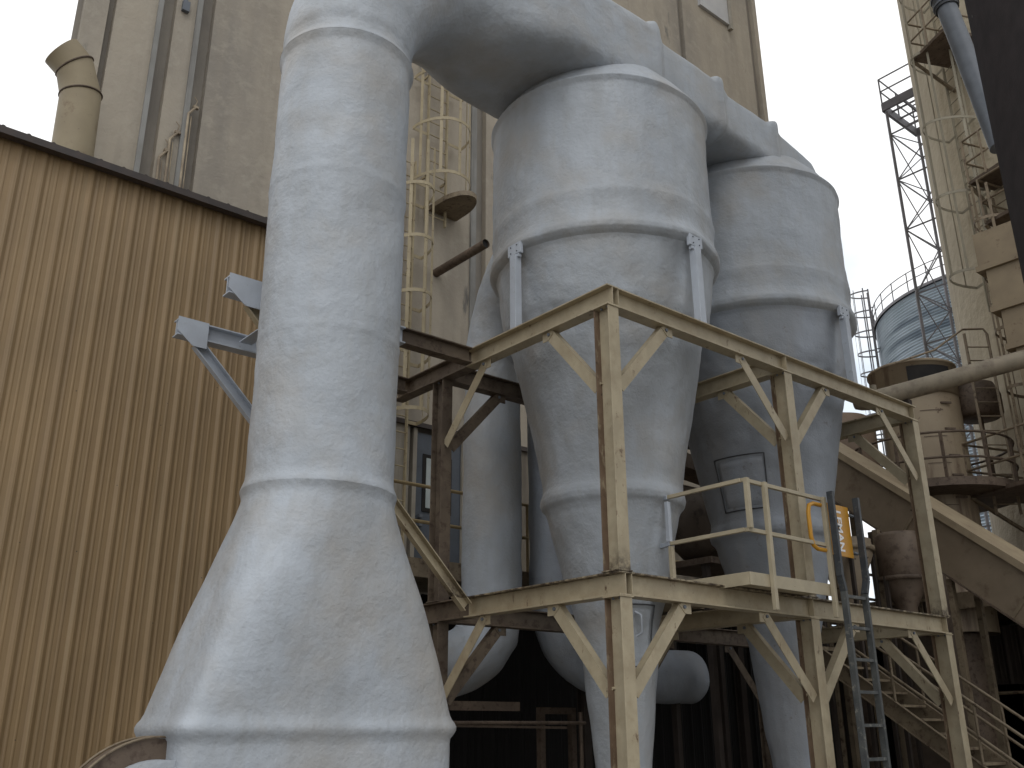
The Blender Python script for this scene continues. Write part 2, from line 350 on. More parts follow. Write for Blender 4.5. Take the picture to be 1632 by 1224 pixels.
# ------------------------------------------------------------------ walkway deck in front of the tower door, dark space under it
MZ = empty('walkway_deck', (4, 6, 3.9), 'steel walkway deck with pipe railing in front of the tower door', 'walkway')
MB().box(.26, 11.9, 5.0, TV-.01, 3.90, 4.0).build('deck', DBEIGE, MZ)
MB().chan((.26,4.93,3.87),(11.9,4.93,3.87), .10, .26, side=-1).build('edge_beam', DBEIGE, MZ)
for z in (5.08, 4.55): MB().tube([(.4,5.0,z),(11.5,5.0,z)], .026, 10).build('rail', YELB, MZ)
for i in range(5):
    x = (.5, 3.22, 5.6, 8.4, 11.4)[i]; MB().tube([(x,5.0,4.0),(x,5.0,5.07)], .024, 10).build('rail_post', YELB, MZ)
for x in (.4, 4.4, 8.4, 11.8): MB().ibeam((x,5.05,0),(x,5.05,3.74), .15, .15, (0,1,0)).build('post', BRSHADE, MZ)
pr = rib_profile(.26, 30, .3048); m = MB(); vs = []
for x, dd in pr: vs += [(x, 7.2-dd, 0), (x, 7.2-dd, 3.88)]
m.add(vs, [(2*i, 2*i+2, 2*i+3, 2*i+1) for i in range(len(pr)-1)])
tag(m.build('back_wall', DARKSH), 'ribbed wall coloured shade black in the dark space under the walkway', 'wall')
dk = empty('dark_doorway', (4.2, 5.6, 0), 'rusty door frame in the dark under the walkway', 'door frame')
for x in (3.93, 4.6): MB().box(x, x+.1, 5.55, 5.65, 0, 1.95).build('jamb', BRSTEEL, dk)
MB().box(3.93, 4.7, 5.55, 5.65, 1.953, 2.05).build('lintel', BRSTEEL, dk)
lb = empty('low_pipe_rack', (1.2, 3.6, 1.9), 'rusty channel and thin pipe crossing low behind the frame', 'pipe rack')
MB().chan((-.4,3.7,2.0),(1.9,3.7,2.0), .06, .11, side=-1).build('channel', BRSTEEL, lb)
MB().tube([(-.4,3.6,1.80),(3.0,3.6,1.80)], .022, 8).build('pipe', BRSTEEL, lb)
MB().bar((.6,3.66,1.77),(2.7,3.66,1.74), .05, .03).build('ledge', BRSTEEL, lb)
for x in (-.38, 2.95): MB().tube([(x,3.63,0),(x,3.63,1.94)], .025, 8).build('upright', BRSTEEL, lb)

# ------------------------------------------------------------------ open shed on the right (its opening faces left)
SH = empty('open_shed', (15, 0, 0), 'dark open fronted shed behind the stairs at the right', 'shed')
MB().box(11.6, 24, -14, 4.9, 3.85, 4.1).build('roof', BRSTEEL, SH)
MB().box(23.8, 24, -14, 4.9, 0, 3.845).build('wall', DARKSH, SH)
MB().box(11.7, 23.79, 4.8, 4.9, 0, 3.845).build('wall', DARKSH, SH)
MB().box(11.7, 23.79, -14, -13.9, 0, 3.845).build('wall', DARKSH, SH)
MB().chan((11.55,-14,3.95),(11.55,4.9,3.95), .1, .3, side=1).build('fascia_beam', DBEIGE, SH)
mm = MB(); pr = rib_profile(-14, 4.7, .3048); vs = []
for x, dd in pr: vs += [(13.2-dd, x, 2.5), (13.2-dd, x, 3.6)]
mm.add(vs, [(2*i, 2*i+2, 2*i+3, 2*i+1) for i in range(len(pr)-1)]); mm.build('hanging_panel', mat('dark_brown_cladding', (.055,.042,.032), (.04,.03,.024), 2, .8), SH)
MB().tube([(12.6,-10,2.55),(12.6,4.6,2.28)], .03, 8).build('pipe', DBEIGE, SH)
for y in (4.6, -2, -9): MB().ibeam((11.8,y,0),(11.8,y,3.8), .2, .2, (1,0,0)).build('post', BRSTEEL, SH)

# ------------------------------------------------------------------ white foam-coated duct: flared base, riser, elbow, manifold
ED = empty('exhaust_duct', (-2.45, 1.37, 0), 'white foam coated duct rising from a flared base and bending over the cyclones', 'duct')
DC = V((-2.45, 1.37, 0))
def ring_section(c, s, nn, a, b, ex, N=96, amp=.013):
    pts = []
    for k in range(N):
        t = 2*pi*k/N; ct, st = cos(t), sin(t)
        x = a*math.copysign(abs(ct)**(2/ex), ct); y = b*math.copysign(abs(st)**(2/ex), st)
        p = c + s*x + nn*y; d = (s*x+nn*y).normalized(); pts.append(p + d*lump(p, amp))
    return pts
def skin(name, secs, m, parent, N=96, capa=False, capb=False):
    vs = []; fs = []
    for sc in secs: vs += ring_section(*sc, N=N)
    for i in range(len(secs)-1):
        for k in range(N): k2 = (k+1) % N; fs.append((i*N+k, (i+1)*N+k, (i+1)*N+k2, i*N+k2))
    b = MB().add(vs, fs, True)
    if capa: b.f.append(tuple(range(N))); b.sm.append(True)
    if capb: b.f.append(tuple(reversed([(len(secs)-1)*N+k for k in range(N)]))); b.sm.append(True)
    return b.build(name, m, parent)
S_, Nn = V((0,1,0)), V((-1,0,0))
def gauss(z, c, w, h): return h*math.exp(-((z-c)/w)**2)
# flare: circle r .68 at z 3.7 -> rectangle 2.4 x 1.04 at 1.72
secs = []
zs = [0, .6, 1.0, 1.3, 1.45, 1.55, 1.6, 1.64, 1.68, 1.71, 1.74, 1.77, 1.80, 1.84, 1.88, 1.96, 2.05] + [2.05+1.5*k/14 for k in range(1,15)] + [3.58,3.62,3.66,3.70]
for z in zs:
    t = max(0, min(1, (3.70-z)/(3.70-1.77))); t2 = t**1.12
    a = .67 + (.535-.67)*t2; b = .67 + (1.235-.67)*(t2+.01*sin(t*pi)); ex = 2 + 7.5*t**1.6
    bl = gauss(z, 1.73, .06, .035) + gauss(z, 3.70, .045, .035)
    if z < 1.66: b -= .015; a -= .01
    secs.append((DC+V((0,0,z)), S_, Nn, a+bl, b+bl, ex))
skin('flared_base', secs, FOAM, ED, N=144)
# riser
secs = [(DC+V((0,0,3.70)), S_, Nn, .705, .705, 2)]; z = 3.71
while z < 8.37:
    r = .668 + gauss(z,3.70,.07,.038) + gauss(z,5.14,.03,.008) + gauss(z,6.77,.03,.009) + gauss(z,8.36,.05,.035) + .012*(z-3.7)/4.6
    secs.append((DC+V((0,0,z)), S_, Nn, r, r, 2)); z += .035
skin('riser', secs, FOAM, ED, N=128)
# elbow
secs = []; RH = 1.42; zc = 8.56; z = 8.36
while z < zc:
    r = .68 + gauss(z,8.36,.05,.035)+.01*(z-8.36); secs.append((DC+V((0,0,z)), S_, Nn, r, r, 2)); z += .03
for k in range(27):
    f = (pi/2)*k/26; c = DC + V((RH*(1-cos(f)), 0, zc+RH*sin(f))); nn = V((-cos(f),0,sin(f)))
    q = k/26; a = .69+.10*q*q; b = .69 - .04*q
    secs.append((c, S_, nn, a, b, 2+.5*q))
x0 = DC.x+RH; nx = 16
for k in range(1, nx+1):
    q = k/nx; x = x0+(.35-x0)*q; s3 = q*q*(3-2*q)
    a = .79+(.96-.79)*s3; zb = (zc+RH-.65)+(9.50-(zc+RH-.65))*s3; zt = (zc+RH+.65)+(10.72-(zc+RH+.65))*s3
    secs.append((V((x, 1.37+(1.39-1.37)*s3, (zb+zt)/2)), S_, V((0,0,1)), a, (zt-zb)/2, 2.5+4.5*s3**.6))
for x in (.6, .9, 1.2, 1.35, 1.42): secs.append((V((x,1.39,10.11)), S_, V((0,0,1)), .96, .61, 7))
skin('elbow', secs, FOAM, ED, N=144)
# manifold with three seams, stepping down
secs = [(V((1.42,1.39,10.11)), S_, V((0,0,1)), .96, .61, 7)]; x = 1.44
while x < 5.42:
    zt = bez_interp([1.4,1.68,1.76,2.85,3.0,3.15,4.1,4.27,4.4,5.15,5.42], [10.72,10.72,10.52,10.46,10.46,10.31,10.28,10.28,10.18,9.98,9.80], x)
    zb = 9.50; bl = gauss(x,1.62,.07,.05)+gauss(x,2.95,.06,.06)+gauss(x,4.22,.06,.06)
    e = max(0, (x-5.1)/.32); sh = 1-.10*e*e
    secs.append((V((x,1.39,(zb+zt)/2)), S_, V((0,0,1)), (.96+bl)*sh, (zt-zb)/2+bl, 7-2.5*e)); x += .045
for q, f in ((5.46,.86),(5.50,.74),(5.52,.55)): secs.append((V((q,1.39,9.65)), S_, V((0,0,1)), .96*f, .17*f, 3))
skin('manifold', secs, FOAM, ED, N=144, capb=True)

# ------------------------------------------------------------------ cyclones
PROF = [(.88,10.05),(1.00,9.90),(1.10,9.77),(1.19,9.66),(1.27,9.56),(1.33,9.47),(1.375,9.40),(1.40,9.35),(1.415,9.325),(1.455,9.305),(1.468,9.28),(1.452,9.245),(1.434,9.21),(1.43,9.12),(1.43,9.0),(1.43,8.8),(1.43,8.6),(1.428,8.4),(1.428,8.2),(1.428,8.0),(1.43,7.85),(1.438,7.76),(1.448,7.70),(1.443,7.64),(1.432,7.56),(1.43,7.48),(1.435,7.40),(1.455,7.32),(1.48,7.25),(1.475,7.19),(1.44,7.15),(1.395,7.12),(1.375,7.07),(1.365,7.0),(1.345,6.85),(1.325,6.7),(1.30,6.55),(1.27,6.42),(1.245,6.35),(1.21,6.25),(1.16,6.08),(1.125,5.92),(1.09,5.75),(1.05,5.55),(1.01,5.35),(.97,5.15),(.925,4.95),(.885,4.75),(.85,4.55),(.828,4.42),(.83,4.34),(.852,4.28),(.862,4.22),(.845,4.16),(.80,4.11),(.775,4.05),(.755,3.95),(.715,3.8),(.67,3.6),(.625,3.4),(.575,3.2),(.52,3.0),(.468,2.8),(.44,2.6),(.415,2.4),(.385,2.1),(.36,1.85),(.34,1.6),(.305,1.3),(.275,1.0),(.25,.75),(.24,.5),(.24,0.0)]
def cyclone(label, cx, cy, posts, lumpamp, hatch):
    R = empty('cyclone_separator', (cx, cy, 0), label, 'cyclone', 'foam coated cyclone separators')
    up = [p for p in PROF if p[1] >= 7.12]; lo = [p for p in PROF if p[1] <= 7.12]
    def dens(P, k=3):
        o = []
        for i in range(len(P)-1):
            for j in range(k): t = j/k; o.append((P[i][0]+(P[i+1][0]-P[i][0])*t, P[i][1]+(P[i+1][1]-P[i][1])*t))
        o.append(P[-1]); return o
    def bf(a, r, z):
        p = V((cx+r*cos(a), cy+r*sin(a), z)); w = lump(p, lumpamp)
        w += .010*min(1,r)*noise.noise(V((a*5+cx, z*.35, 3)))           # faint vertical folds
        for b in posts:                                          # foam swelling over the lugs
            da = (a-b+pi) % (2*pi)-pi; w += .055*math.exp(-(da/.19)**2-((z-7.17)/.12)**2)
        w += .012*noise.noise(V((a*14, z*7, cx)))*math.exp(-((z-6.25)/.3)**2)*2
        return w
    MB().lathe(dens(up), cx, cy, 160, bumpf=bf).build('upper_body', FOAM, R)
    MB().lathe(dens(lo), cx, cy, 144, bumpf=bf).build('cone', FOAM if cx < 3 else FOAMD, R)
    for b in posts:
        d = V((cos(b), sin(b), 0)); s = V((-sin(b), cos(b), 0)); p = V((cx, cy, 0))+d*1.50
        m = MB(); m.bar(p-s*.115+V((0,0,7.12)), p+s*.115+V((0,0,7.12)), .05, .15)
        m.bar(p-s*.085-d*.0+V((0,0,7.02)), p+s*.085-d*.0+V((0,0,7.02)), .05, .04)
        lg = m.build('lug', WPAINT, R, bevel=.006)
        bt = MB()
        for i in (-1, 1):
            for j in (-1, 1): q = p+s*i*.055+d*.026+V((0,0,7.12+j*.04)); bt.tube([q, q+d*.008], .009, 6)
        bt.build('bolts', GALVP, lg)
        m = MB(); m.bar(p+V((0,0,6.05)), p+V((0,0,7.03)), .10, .10, d); m.build('support_leg', WPAINT, R, bevel=.006)
    return R
c1 = cyclone('nearer white foam coated cyclone under the highest part of the overhead duct', 1.53, 1.50, (-pi/2, pi, pi/2, 0), .016, False)
c2 = cyclone('farther white foam coated cyclone at the right end of the overhead duct', 4.70, 1.50, (-pi/2, pi, pi/2, 0), .016, True)
# hatches: curved rectangular plates with a grooved outline
def hatch(root, cx, cy, prof_r, a0, a1, z0, z1, lift, m, name='access_hatch', label=None):
    vs = []; na, nzz = 14, 10
    for i in range(nzz+1):
        z = z0+(z1-z0)*i/nzz
        for k in range(na+1):
            a = a0+(a1-a0)*k/na; e = 1 if 0 < i < nzz and 0 < k < na else -1.2
            r = prof_r(z)+lift*e; vs.append((cx+r*cos(a), cy+r*sin(a), z))
    fs = [(i*(na+1)+k, i*(na+1)+k+1, (i+1)*(na+1)+k+1, (i+1)*(na+1)+k) for i in range(nzz) for k in range(na)]
    h = MB().add(vs, fs, True).build(name, m, root, label=label)
    g = MB(); ed = []
    for k in range(na+1): a = a0+(a1-a0)*k/na; r = prof_r(z0)+.026; ed.append((cx+r*cos(a), cy+r*sin(a), z0))
    for i in range(nzz+1): z = z0+(z1-z0)*i/nzz; r = prof_r(z)+.026; ed.append((cx+r*cos(a1), cy+r*sin(a1), z))
    for k in range(na+1): a = a1+(a0-a1)*k/na; r = prof_r(z1)+.026; ed.append((cx+r*cos(a), cy+r*sin(a), z1))
    for i in range(nzz+1): z = z1+(z0-z1)*i/nzz; r = prof_r(z)+.026; ed.append((cx+r*cos(a0), cy+r*sin(a0), z))
    g.tube(ed, .009, 6, closed=True).build('groove', GROOVE, h); return h
def pr_r(z):
    zz = sorted([(p[1], p[0]) for p in PROF]); return bez_interp([a for a, b in zz], [b for a, b in zz], z)
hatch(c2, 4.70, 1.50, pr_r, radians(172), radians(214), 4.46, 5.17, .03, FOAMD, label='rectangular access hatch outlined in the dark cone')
h1 = hatch(c1, 1.53, 1.50, pr_r, radians(238), radians(272), 2.35, 3.0, .012, FOAM)
MB().tube([(1.30,1.02,2.92),(1.33,.96,2.88),(1.34,.96,2.70),(1.31,1.02,2.66)], .014, 8).build('hatch_handle', WPAINT, c1)
# rotary valve style stub at bottom of cyclone 2 cone: painted rail stubs seen foamed to cyclone 1
# ------------------------------------------------------------------ rear white pipes
def pipe(name, label, pts, r, m, seams=(), n=40, grp=None):
    P = smoothpath(pts, 10); ref = None; R = empty(name, pts[0], label, 'pipe', grp)
    b = MB(); vs = []; N_ = n
    for i, p in enumerate(P):
        t = (P[min(i+1, len(P)-1)]-P[max(i-1, 0)]).normalized()
        if ref is None: ref = V((0,0,1)) if abs(t.z) < .9 else V((1,0,0))
        sd = t.cross(ref).normalized(); ref = sd.cross(t).normalized()
        rr = r(i/(len(P)-1)) if callable(r) else r
        for k in range(N_):
            an = 2*pi*k/N_; d = sd*cos(an)+ref*sin(an); q = p+d*rr
            w = lump(q, .02)
            for sp in seams: w += .03*math.exp(-((p-V(sp)).length/.07)**2)
            vs.append(q+d*w)
    fs = [(i*N_+k, (i+1)*N_+k, (i+1)*N_+(k+1)%N_, i*N_+(k+1)%N_) for i in range(len(P)-1) for k in range(N_)]
    b.add(vs, fs, True); b.f.append(tuple(range(N_))); b.sm.append(True); b.f.append(tuple(reversed([(len(P)-1)*N_+k for k in range(N_)]))); b.sm.append(True)
    b.build('pipe_shell', m, R); return R
pipe('insulated_pipe', 'white foam coated pipe dropping behind the left bay to a curved elbow',
     [(.2,4.9,2.52),(.9,4.8,2.52),(1.45,4.72,2.55),(1.88,4.65,2.72),(2.12,4.61,3.05),(2.18,4.6,3.45),(2.18,4.6,4.4),(2.18,4.6,5.4),(2.18,4.6,6.4),(2.18,4.6,7.2),(2.16,4.35,7.9),(2.0,3.7,8.45),(1.8,2.8,8.6)], .435, FOAM,
     seams=((2.18,4.6,7.2),(2.15,4.63,3.0)), grp='foam coated rear pipes')
pipe('insulated_pipe', 'shaded grey foam pipe running low behind the cyclone cone with a rounded right end',
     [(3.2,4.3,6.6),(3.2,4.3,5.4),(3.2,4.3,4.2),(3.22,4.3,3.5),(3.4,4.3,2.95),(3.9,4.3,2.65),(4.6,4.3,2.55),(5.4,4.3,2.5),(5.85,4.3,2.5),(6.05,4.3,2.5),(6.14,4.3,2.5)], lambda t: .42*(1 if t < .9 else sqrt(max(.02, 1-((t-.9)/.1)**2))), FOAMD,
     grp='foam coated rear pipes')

# ------------------------------------------------------------------ beige steel support frame
SF = empty('support_frame', (3.06, 1.43, 0), 'beige steel frame with knee braces carrying the two cyclones', 'steel frame')
L2, L3, WV = 3.056, 6.13, 2.862; ZT, ZL, HB, FW = 6.05, 3.10, .225, .152
COLS = [(0,0),(L2,0),(L3,0),(0,WV),(L2,WV),(L3,WV)]
DKB = mat('dark_beige_steel', (.15,.115,.08), (.095,.07,.05), 3, .65, rust=[(9, (.05,.03,.02), .5, .66)], bump=((60,.001,3),))  # darker brown version of the beige, with random darker patches
RUSTY = mat('rust_streaked_flange', (.17,.115,.075), (.11,.07,.042), 4, .75, rust=[((12,12,4), (.30,.25,.17), .55, .66), (14, DRUST, .6, .7)])
for i, (x, y) in enumerate(COLS):
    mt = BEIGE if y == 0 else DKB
    for z0, z1 in ((0, ZL-HB-.001), (ZL+.001, ZT-HB-.001)):
        m = MB(); m.box(x-FW/2, x+FW/2, y-.081, y-.069, z0+.0125, z1-.012); m.box(x-.0045, x+.0045, y-.069, y+.119, z0+.0125, z1-.012)
        m.box(x-.095, x+.095, y-.092, y+.14, z1-.0115, z1)
        m.box(x-.095, x+.095, y-.092, y+.14, z0, z0+.012)
        cobj = m.build('column', mt, SF, bevel=.0025, label='dark brown column' if y else None)
        MB().box(x-FW/2, x+FW/2, y+.119, y+.131, z0+.0125, z1-.012).build('rear_flange', RUSTY if y == 0 else DKB, cobj, label='rust streaked rear flange' if y == 0 else None)
        bt = MB()
        for q in (-.045, .045): bt.tube([(x-.045,y+q,z1-.03),(x-.045,y+q,z1-.012)], .013, 6)
        bt.build('bolts', GALVP, cobj)
for zt in (ZT, ZL):
    zc = zt-HB/2
    bw = .16
    # Y beams: front-left runs through the corner and past the back column
    y1 = 3.9 if zt == ZT else 3.35
    MB().ibeam((0,-.083,zc), (0,2.30,zc), bw, HB-.002).build('beam', BEIGE, SF, bevel=.002)
    MB().ibeam((0,2.302,zc), (0,y1,zc), bw, HB-.004).build('beam', DKB, SF, bevel=.002, label='dark brown far end of the left beam')
    for x in (L2, L3):
        m = MB(); m.ibeam((x,.086,zc-.003), (x,WV-.086,zc-.003), bw, HB-.012); m.build('beam', BEIGE, SF, bevel=.002)
    m = MB(); m.ibeam((.084,0,zc), (L3+.083,0,zc), bw, HB-.002)
    for x in (L2,): m.box(x-.004, x+.004, -bw/2+.004, -.007, zc-HB/2+.018, zc+HB/2-.018)
    m.box(.086, .095, -bw/2+.002, -.007, zc-HB/2+.018, zc+HB/2-.018); m.box(L3+.0, L3+.008, -bw/2+.004, -.007, zc-HB/2+.018, zc+HB/2-.018)
    m.build('beam', BEIGE, SF, bevel=.002)
    m = MB(); m.ibeam((.084,WV,zc), (L3+.083,WV,zc), bw, HB-.002); m.build('beam', DKB, SF, bevel=.002, label='dark brown rear beam')
def brace(x, y, dx, dy, zb, mt):
    d = V((dx,dy,0)); c = V((x,y,0)); top = c+d*.86+V((0,0,zb-.035)); bot = c+d*(.15 if dy > 0 else .10)+V((0,0,zb-.86))
    s = V((-dy,dx,0)); face = -1 if (dx and y == 0) or (dy and x == 0) else 1
    # angle section: one leg in the plane of the frame, one leg standing off it
    m = MB(); off = V((0,-.03,0)) if dx else V((-.03,0,0))
    t = (top-bot).normalized(); nrm = t.cross(V((0,-1,0)) if dx else V((-1,0,0)))
    if nrm.z < 0: nrm = -nrm
    ax = off.normalized()
    m.bar(bot+off, top+off, .125, .009, ax); m.bar(bot+off*1.15+nrm*.058-ax*.045, top+off*1.15+nrm*.058-ax*.045, .009, .085, ax)
    m.bar(top+off-t*.04+ax*.009, top+off+t*.03+ax*.009, .11, .008, ax)
    m.bar(c+d*.92+off+V((0,0,zb)), c+d*.92+off+V((0,0,zb-.1)), .10, .010, ax)
    b = m.build('brace', mt, SF)
    bt = MB()
    q = top+off-t*.005+ax*.013; bt.tube([q, q+ax*.016], .019, 6)
    bt.build('bolt', GALVP, b)
for zb in (ZT-HB, ZL-HB):
    for x, y in COLS:
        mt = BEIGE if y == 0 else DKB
        if x > 0: brace(x, y, -1, 0, zb, mt)
        if x < L3: brace(x, y, 1, 0, zb, mt)
        brace(x, y, 0, 1 if y == 0 else -1, zb, BEIGE)
# pale cantilever arms reaching left behind the duct
def arm(y, x1, zt, z_low):
    m = MB(); m.ibeam((-.09,y,zt-.11), (-1.05,y,zt-.11), .15, .196); m.build('cantilever_beam', DKB, SF, bevel=.002, label='dark brown root of the cantilever beam')
    m = MB(); m.ibeam((-1.052,y,zt-.11), (x1+.0,y,zt-.11), .15, .20); m.build('cantilever_beam', WPAINT, SF, label='pale grey cantilever beam behind the duct', bevel=.002)
    m = MB(); m.add([(x1-.01,y-.085,zt),(x1+.34,y-.085,zt),(x1+.34,y-.085,zt-.31),(x1+.18,y-.085,zt-.31),(x1-.01,y-.085,zt-.16),
                     (x1-.01,y-.075,zt),(x1+.34,y-.075,zt),(x1+.34,y-.075,zt-.31),(x1+.18,y-.075,zt-.31),(x1-.01,y-.075,zt-.16)],
                    [(0,1,2,3,4),(9,8,7,6,5),(0,5,6,1),(1,6,7,2),(2,7,8,3),(3,8,9,4),(4,9,5,0)])
    m.build('gusset', WPAINT, SF)
    m = MB(); m.chan((x1+.25,y-.02,zt-.25), (-.10,y-.02,z_low), .08, .13, side=1); m.build('brace', WPAINT if y > 3 else BEIGE, SF, label='long diagonal brace under the cantilever beam')
arm(2.24, -3.17, 6.05, 2.98); arm(3.60, -3.15, 6.05, 3.1)
MB().bar((-2.36,2.32,5.93),(-2.36,3.52,5.93), .15, .012).build('cross_plate', WPAINT, SF)

# ------------------------------------------------------------------ small work platform with handrail
BEIGE2 = mat('clean_beige_paint', (.43,.37,.26), (.36,.31,.215), 5, .55, bump=((70,.0012,3),), rust=[(22, DRUST, .66, .72)])
WP = empty('work_platform', (2.2, .3, 3.1), 'small beige platform with square tube handrail on the frame at the second column', 'platform')
MB().box(1.50, 2.88, -.385, -.11, 3.105, 3.13).build('deck', BEIGE2, WP)
MB().box(1.50, 2.88, -.108, 1.9, 3.105, 3.13).build('deck', DBEIGE, WP)
m = MB(); m.box(1.48, 2.93, -.40, -.388, 3.07, 3.20); m.build('toe_board', BEIGE2, WP, bevel=.002)
m = MB(); m.box(1.475, 1.487, -.386, 1.1, 3.07, 3.20); m.build('toe_board', BEIGE2, WP, bevel=.002)
def sq(p, q, w, m=BEIGE2, nm='rail', lab=None): return MB().bar(p, q, w, w).build(nm, m, WP, bevel=.004, label=lab)
for z in (4.15, 3.63):
    sq((1.50,-.40,z), (2.95,-.40,z), .042); sq((1.50,-.377,z), (1.50,.62,z), .042)
    sq((1.50,.625,z), (1.62,.92,z+.01), .046, WPAINT, lab='rail stub foamed over white')
sq((1.50,.62,2.95), (1.50,.62,3.60), .05, BEIGE2, 'rail_post'); sq((1.50,.64,3.65), (1.50,.64,4.1), .05, WPAINT, 'rail_post', 'white foamed upper half of the rail post')
for x, z0 in ((1.52, 3.64), (1.83, 2.84), (2.93, 2.84)):
    sq((x,-.428,z0), (x,-.428,4.17), .05, BEIGE2, 'rail_post')
# ------------------------------------------------------------------ yellow safety gate
SG = empty('safety_gate', (3.2, -.40, 3.8), 'yellow self closing safety gate with white lettering behind the ladder top', 'safety gate')
R_ = .10; P = [(3.10,-.40,4.08),(2.76,-.40,4.08),(2.68,-.40,4.05),(2.65,-.40,3.97),(2.65,-.40,3.70),(2.68,-.40,3.60),(2.76,-.40,3.57),(3.10,-.40,3.57)]
MB().tube(P, .024, 12).build('loop', YELL, SG)
m = MB(); m.box(3.00, 3.43, -.43, -.418, 3.53, 4.12); pl = m.build('plate', YELL, SG, bevel=.004)
m = MB(); m.tube([(3.40,-.40,4.04),(3.56,-.40,4.04)], .02, 8); m.tube([(3.40,-.40,3.6),(3.56,-.40,3.6)], .02, 8); m.build('hinge_arm', GALVP, SG)
def text(body, size, loc, parent, m, name):
    cu = bpy.data.curves.new(name, 'FONT'); cu.body = body; cu.size = size; cu.extrude = .0008; cu.offset = size*.03; cu.space_character = .98
    to = bpy.data.objects.new(name, cu); COL.objects.link(to)
    bpy.context.view_layer.update()
    me = bpy.data.meshes.new_from_object(to.evaluated_get(bpy.context.evaluated_depsgraph_get())); COL.objects.unlink(to); bpy.data.objects.remove(to)
    # text x -> world -Z, text y -> world +X, facing -Y
    R3 = Matrix(((0,1,0),(0,0,-1),(-1,0,0))).to_4x4()
    me.transform(Matrix.Translation(loc) @ R3)
    w = V((0,0,0)); t = parent
    while t: w += t.location; t = t.parent
    me.transform(Matrix.Translation(-w)); me.materials.clear(); me.materials.append(m)
    o = bpy.data.objects.new(name, me); COL.objects.link(o); o.parent = parent; return o
text('LEMAN', .150, V((3.15,-.433,4.055)), pl, WHITE, 'lettering')
text('MANUFACTURING', .044, V((3.095,-.433,3.97)), pl, WHITE, 'small_lettering')

# ------------------------------------------------------------------ dark walk-through ladder
LADG = mat('worn_ladder_grey', (.085,.09,.088), (.05,.054,.056), 6, .55, rust=[(16, (.22,.21,.18), .56, .68)])
LD = empty('ladder', (3.22, -.5, 0), 'dark painted walk through ladder leaning up to the platform', 'ladder')
for s in (-1, 1):
    xt = 3.24+s*.265; xb = 3.225+s*.21
    m = MB(); m.bar((xt,-.5,3.28), (xt,-.5,4.23), .042, .075, (0,1,0)); m.bar((xb,-.5,3.12), (xt,-.5,3.28), .042, .075, (0,1,0)); m.build('rail', BLACKM, LD, bevel=.003)
    MB().bar((xb,-.5,0), (xb,-.5,3.118), .042, .07, (0,1,0)).build('rail', LADG, LD, bevel=.003, label='worn grey lower rail of the ladder')
z = 3.07; r0 = None
while z > .1:
    if r0 is None: r0 = MB().bar((3.033,-.5,z), (3.417,-.5,z), .045, .032).build('rung', LADG, LD)
    else: dupe(r0, LD, (0,0,z-3.07))
    z -= .333

# ------------------------------------------------------------------ staircase
ST = empty('staircase', (7.7, 1, 0), 'brown steel staircase with two pipe handrails at the lower right', 'staircase')
sl_ = (2.641-1.555)/(2.277-.811)      # rise per metre
def szs(y): return 1.555+(y-.811)*sl_
y_top, y_bot = 2.75, .811-1.555/sl_
for x in (7.3, 8.15):
    MB().chan((x,y_bot,szs(y_bot)-.10), (x,y_top,szs(y_top)-.10), .07, .25, side=-1 if x < 8 else 1).build('stringer', DBEIGE, ST)
tr = None; y = 2.6
while y > y_bot+.1:
    if tr is None: tr = MB().box(7.345, 8.105, y-.13, y+.12, szs(y)-.09, szs(y)-.055).build('tread', DBEIGE, ST); ty = y
    else: dupe(tr, ST, (0, y-ty, (y-ty)*sl_))
    y -= .265
for x in (7.3, 8.15):
    for h in (.85, .42):
        MB().tube([(x,y_bot+.2,szs(y_bot+.2)+h), (x,y_top,szs(y_top)+h)], .022, 10).build('handrail', DBEIGE, ST)
    for y in (2.6, 1.45, .3, -.85): MB().tube([(x,y,szs(y)-.02), (x,y,szs(y)+.85)], .022, 8).build('rail_post', DBEIGE, ST)
MB().box(7.25, 8.2, 2.76, 3.9, szs(2.75)-.08, szs(2.75)-.02).build('landing', DBEIGE, ST)
for x in (7.3, 8.15): MB().bar((x,3.8,0), (x,3.8,szs(2.75)-.09), .08, .08).build('landing_post', BRSTEEL, ST)

# ------------------------------------------------------------------ inclined conveyor gallery
CV = empty('inclined_conveyor', (9.6, 1.5, 4), 'long beige enclosed conveyor sloping down to the right behind the frame', 'conveyor')
A = V((9.0, 4.6, 7.93)); B = V((9.0, -3.4, 1.13)); t = (B-A).normalized(); nz_ = V((0,0,1)); q = t.cross(V((1,0,0))); q = q if q.z > 0 else -q
ax = V((.55,0,0))
m = MB(); m.bar(A+ax-q*.38, B+ax-q*.38, 1.1, .70, q); m.build('casing', mat('conveyor_casing_paint', (.225,.175,.12), (.19,.145,.098), 3, .6, spots=(2.2, (.05,.03,.02), .045), bump=((40,.001,3),), rust=[(3, (.12,.08,.05), .55, .7)]), CV)
m = MB(); m.bar(A+ax+q*.03, B+ax+q*.03, 1.24, .11, q); m.build('top_flange', DBEIGE if False else mat('pale_flange_paint', (.33,.265,.17), (.26,.20,.13), 3, .6, rust=[(7, RUST, .62, .72)]), CV)
m = MB(); m.bar(A+ax-q*.745, B+ax-q*.745, 1.16, .025, q); m.build('bottom_flange', BRSTEEL, CV)
for k in (1.9, 4.1, 6.3, 8.5):
    p = A+t*k; MB().bar(p+ax-q*.725, p+ax-q*.03, .05, 1.16, (1,0,0)).build('seam_flange', DBEIGE, CV)
for yy in (3.3, 1.2):
    k = (A.y-yy)/(A.y-B.y); p = A+(B-A)*k
    for dx in (.1, 1.0): MB().bar((9+dx,yy,0), (9+dx,yy,p.z-1.03), .11, .09, (0,1,0)).build('support_leg', DBEIGE, CV)
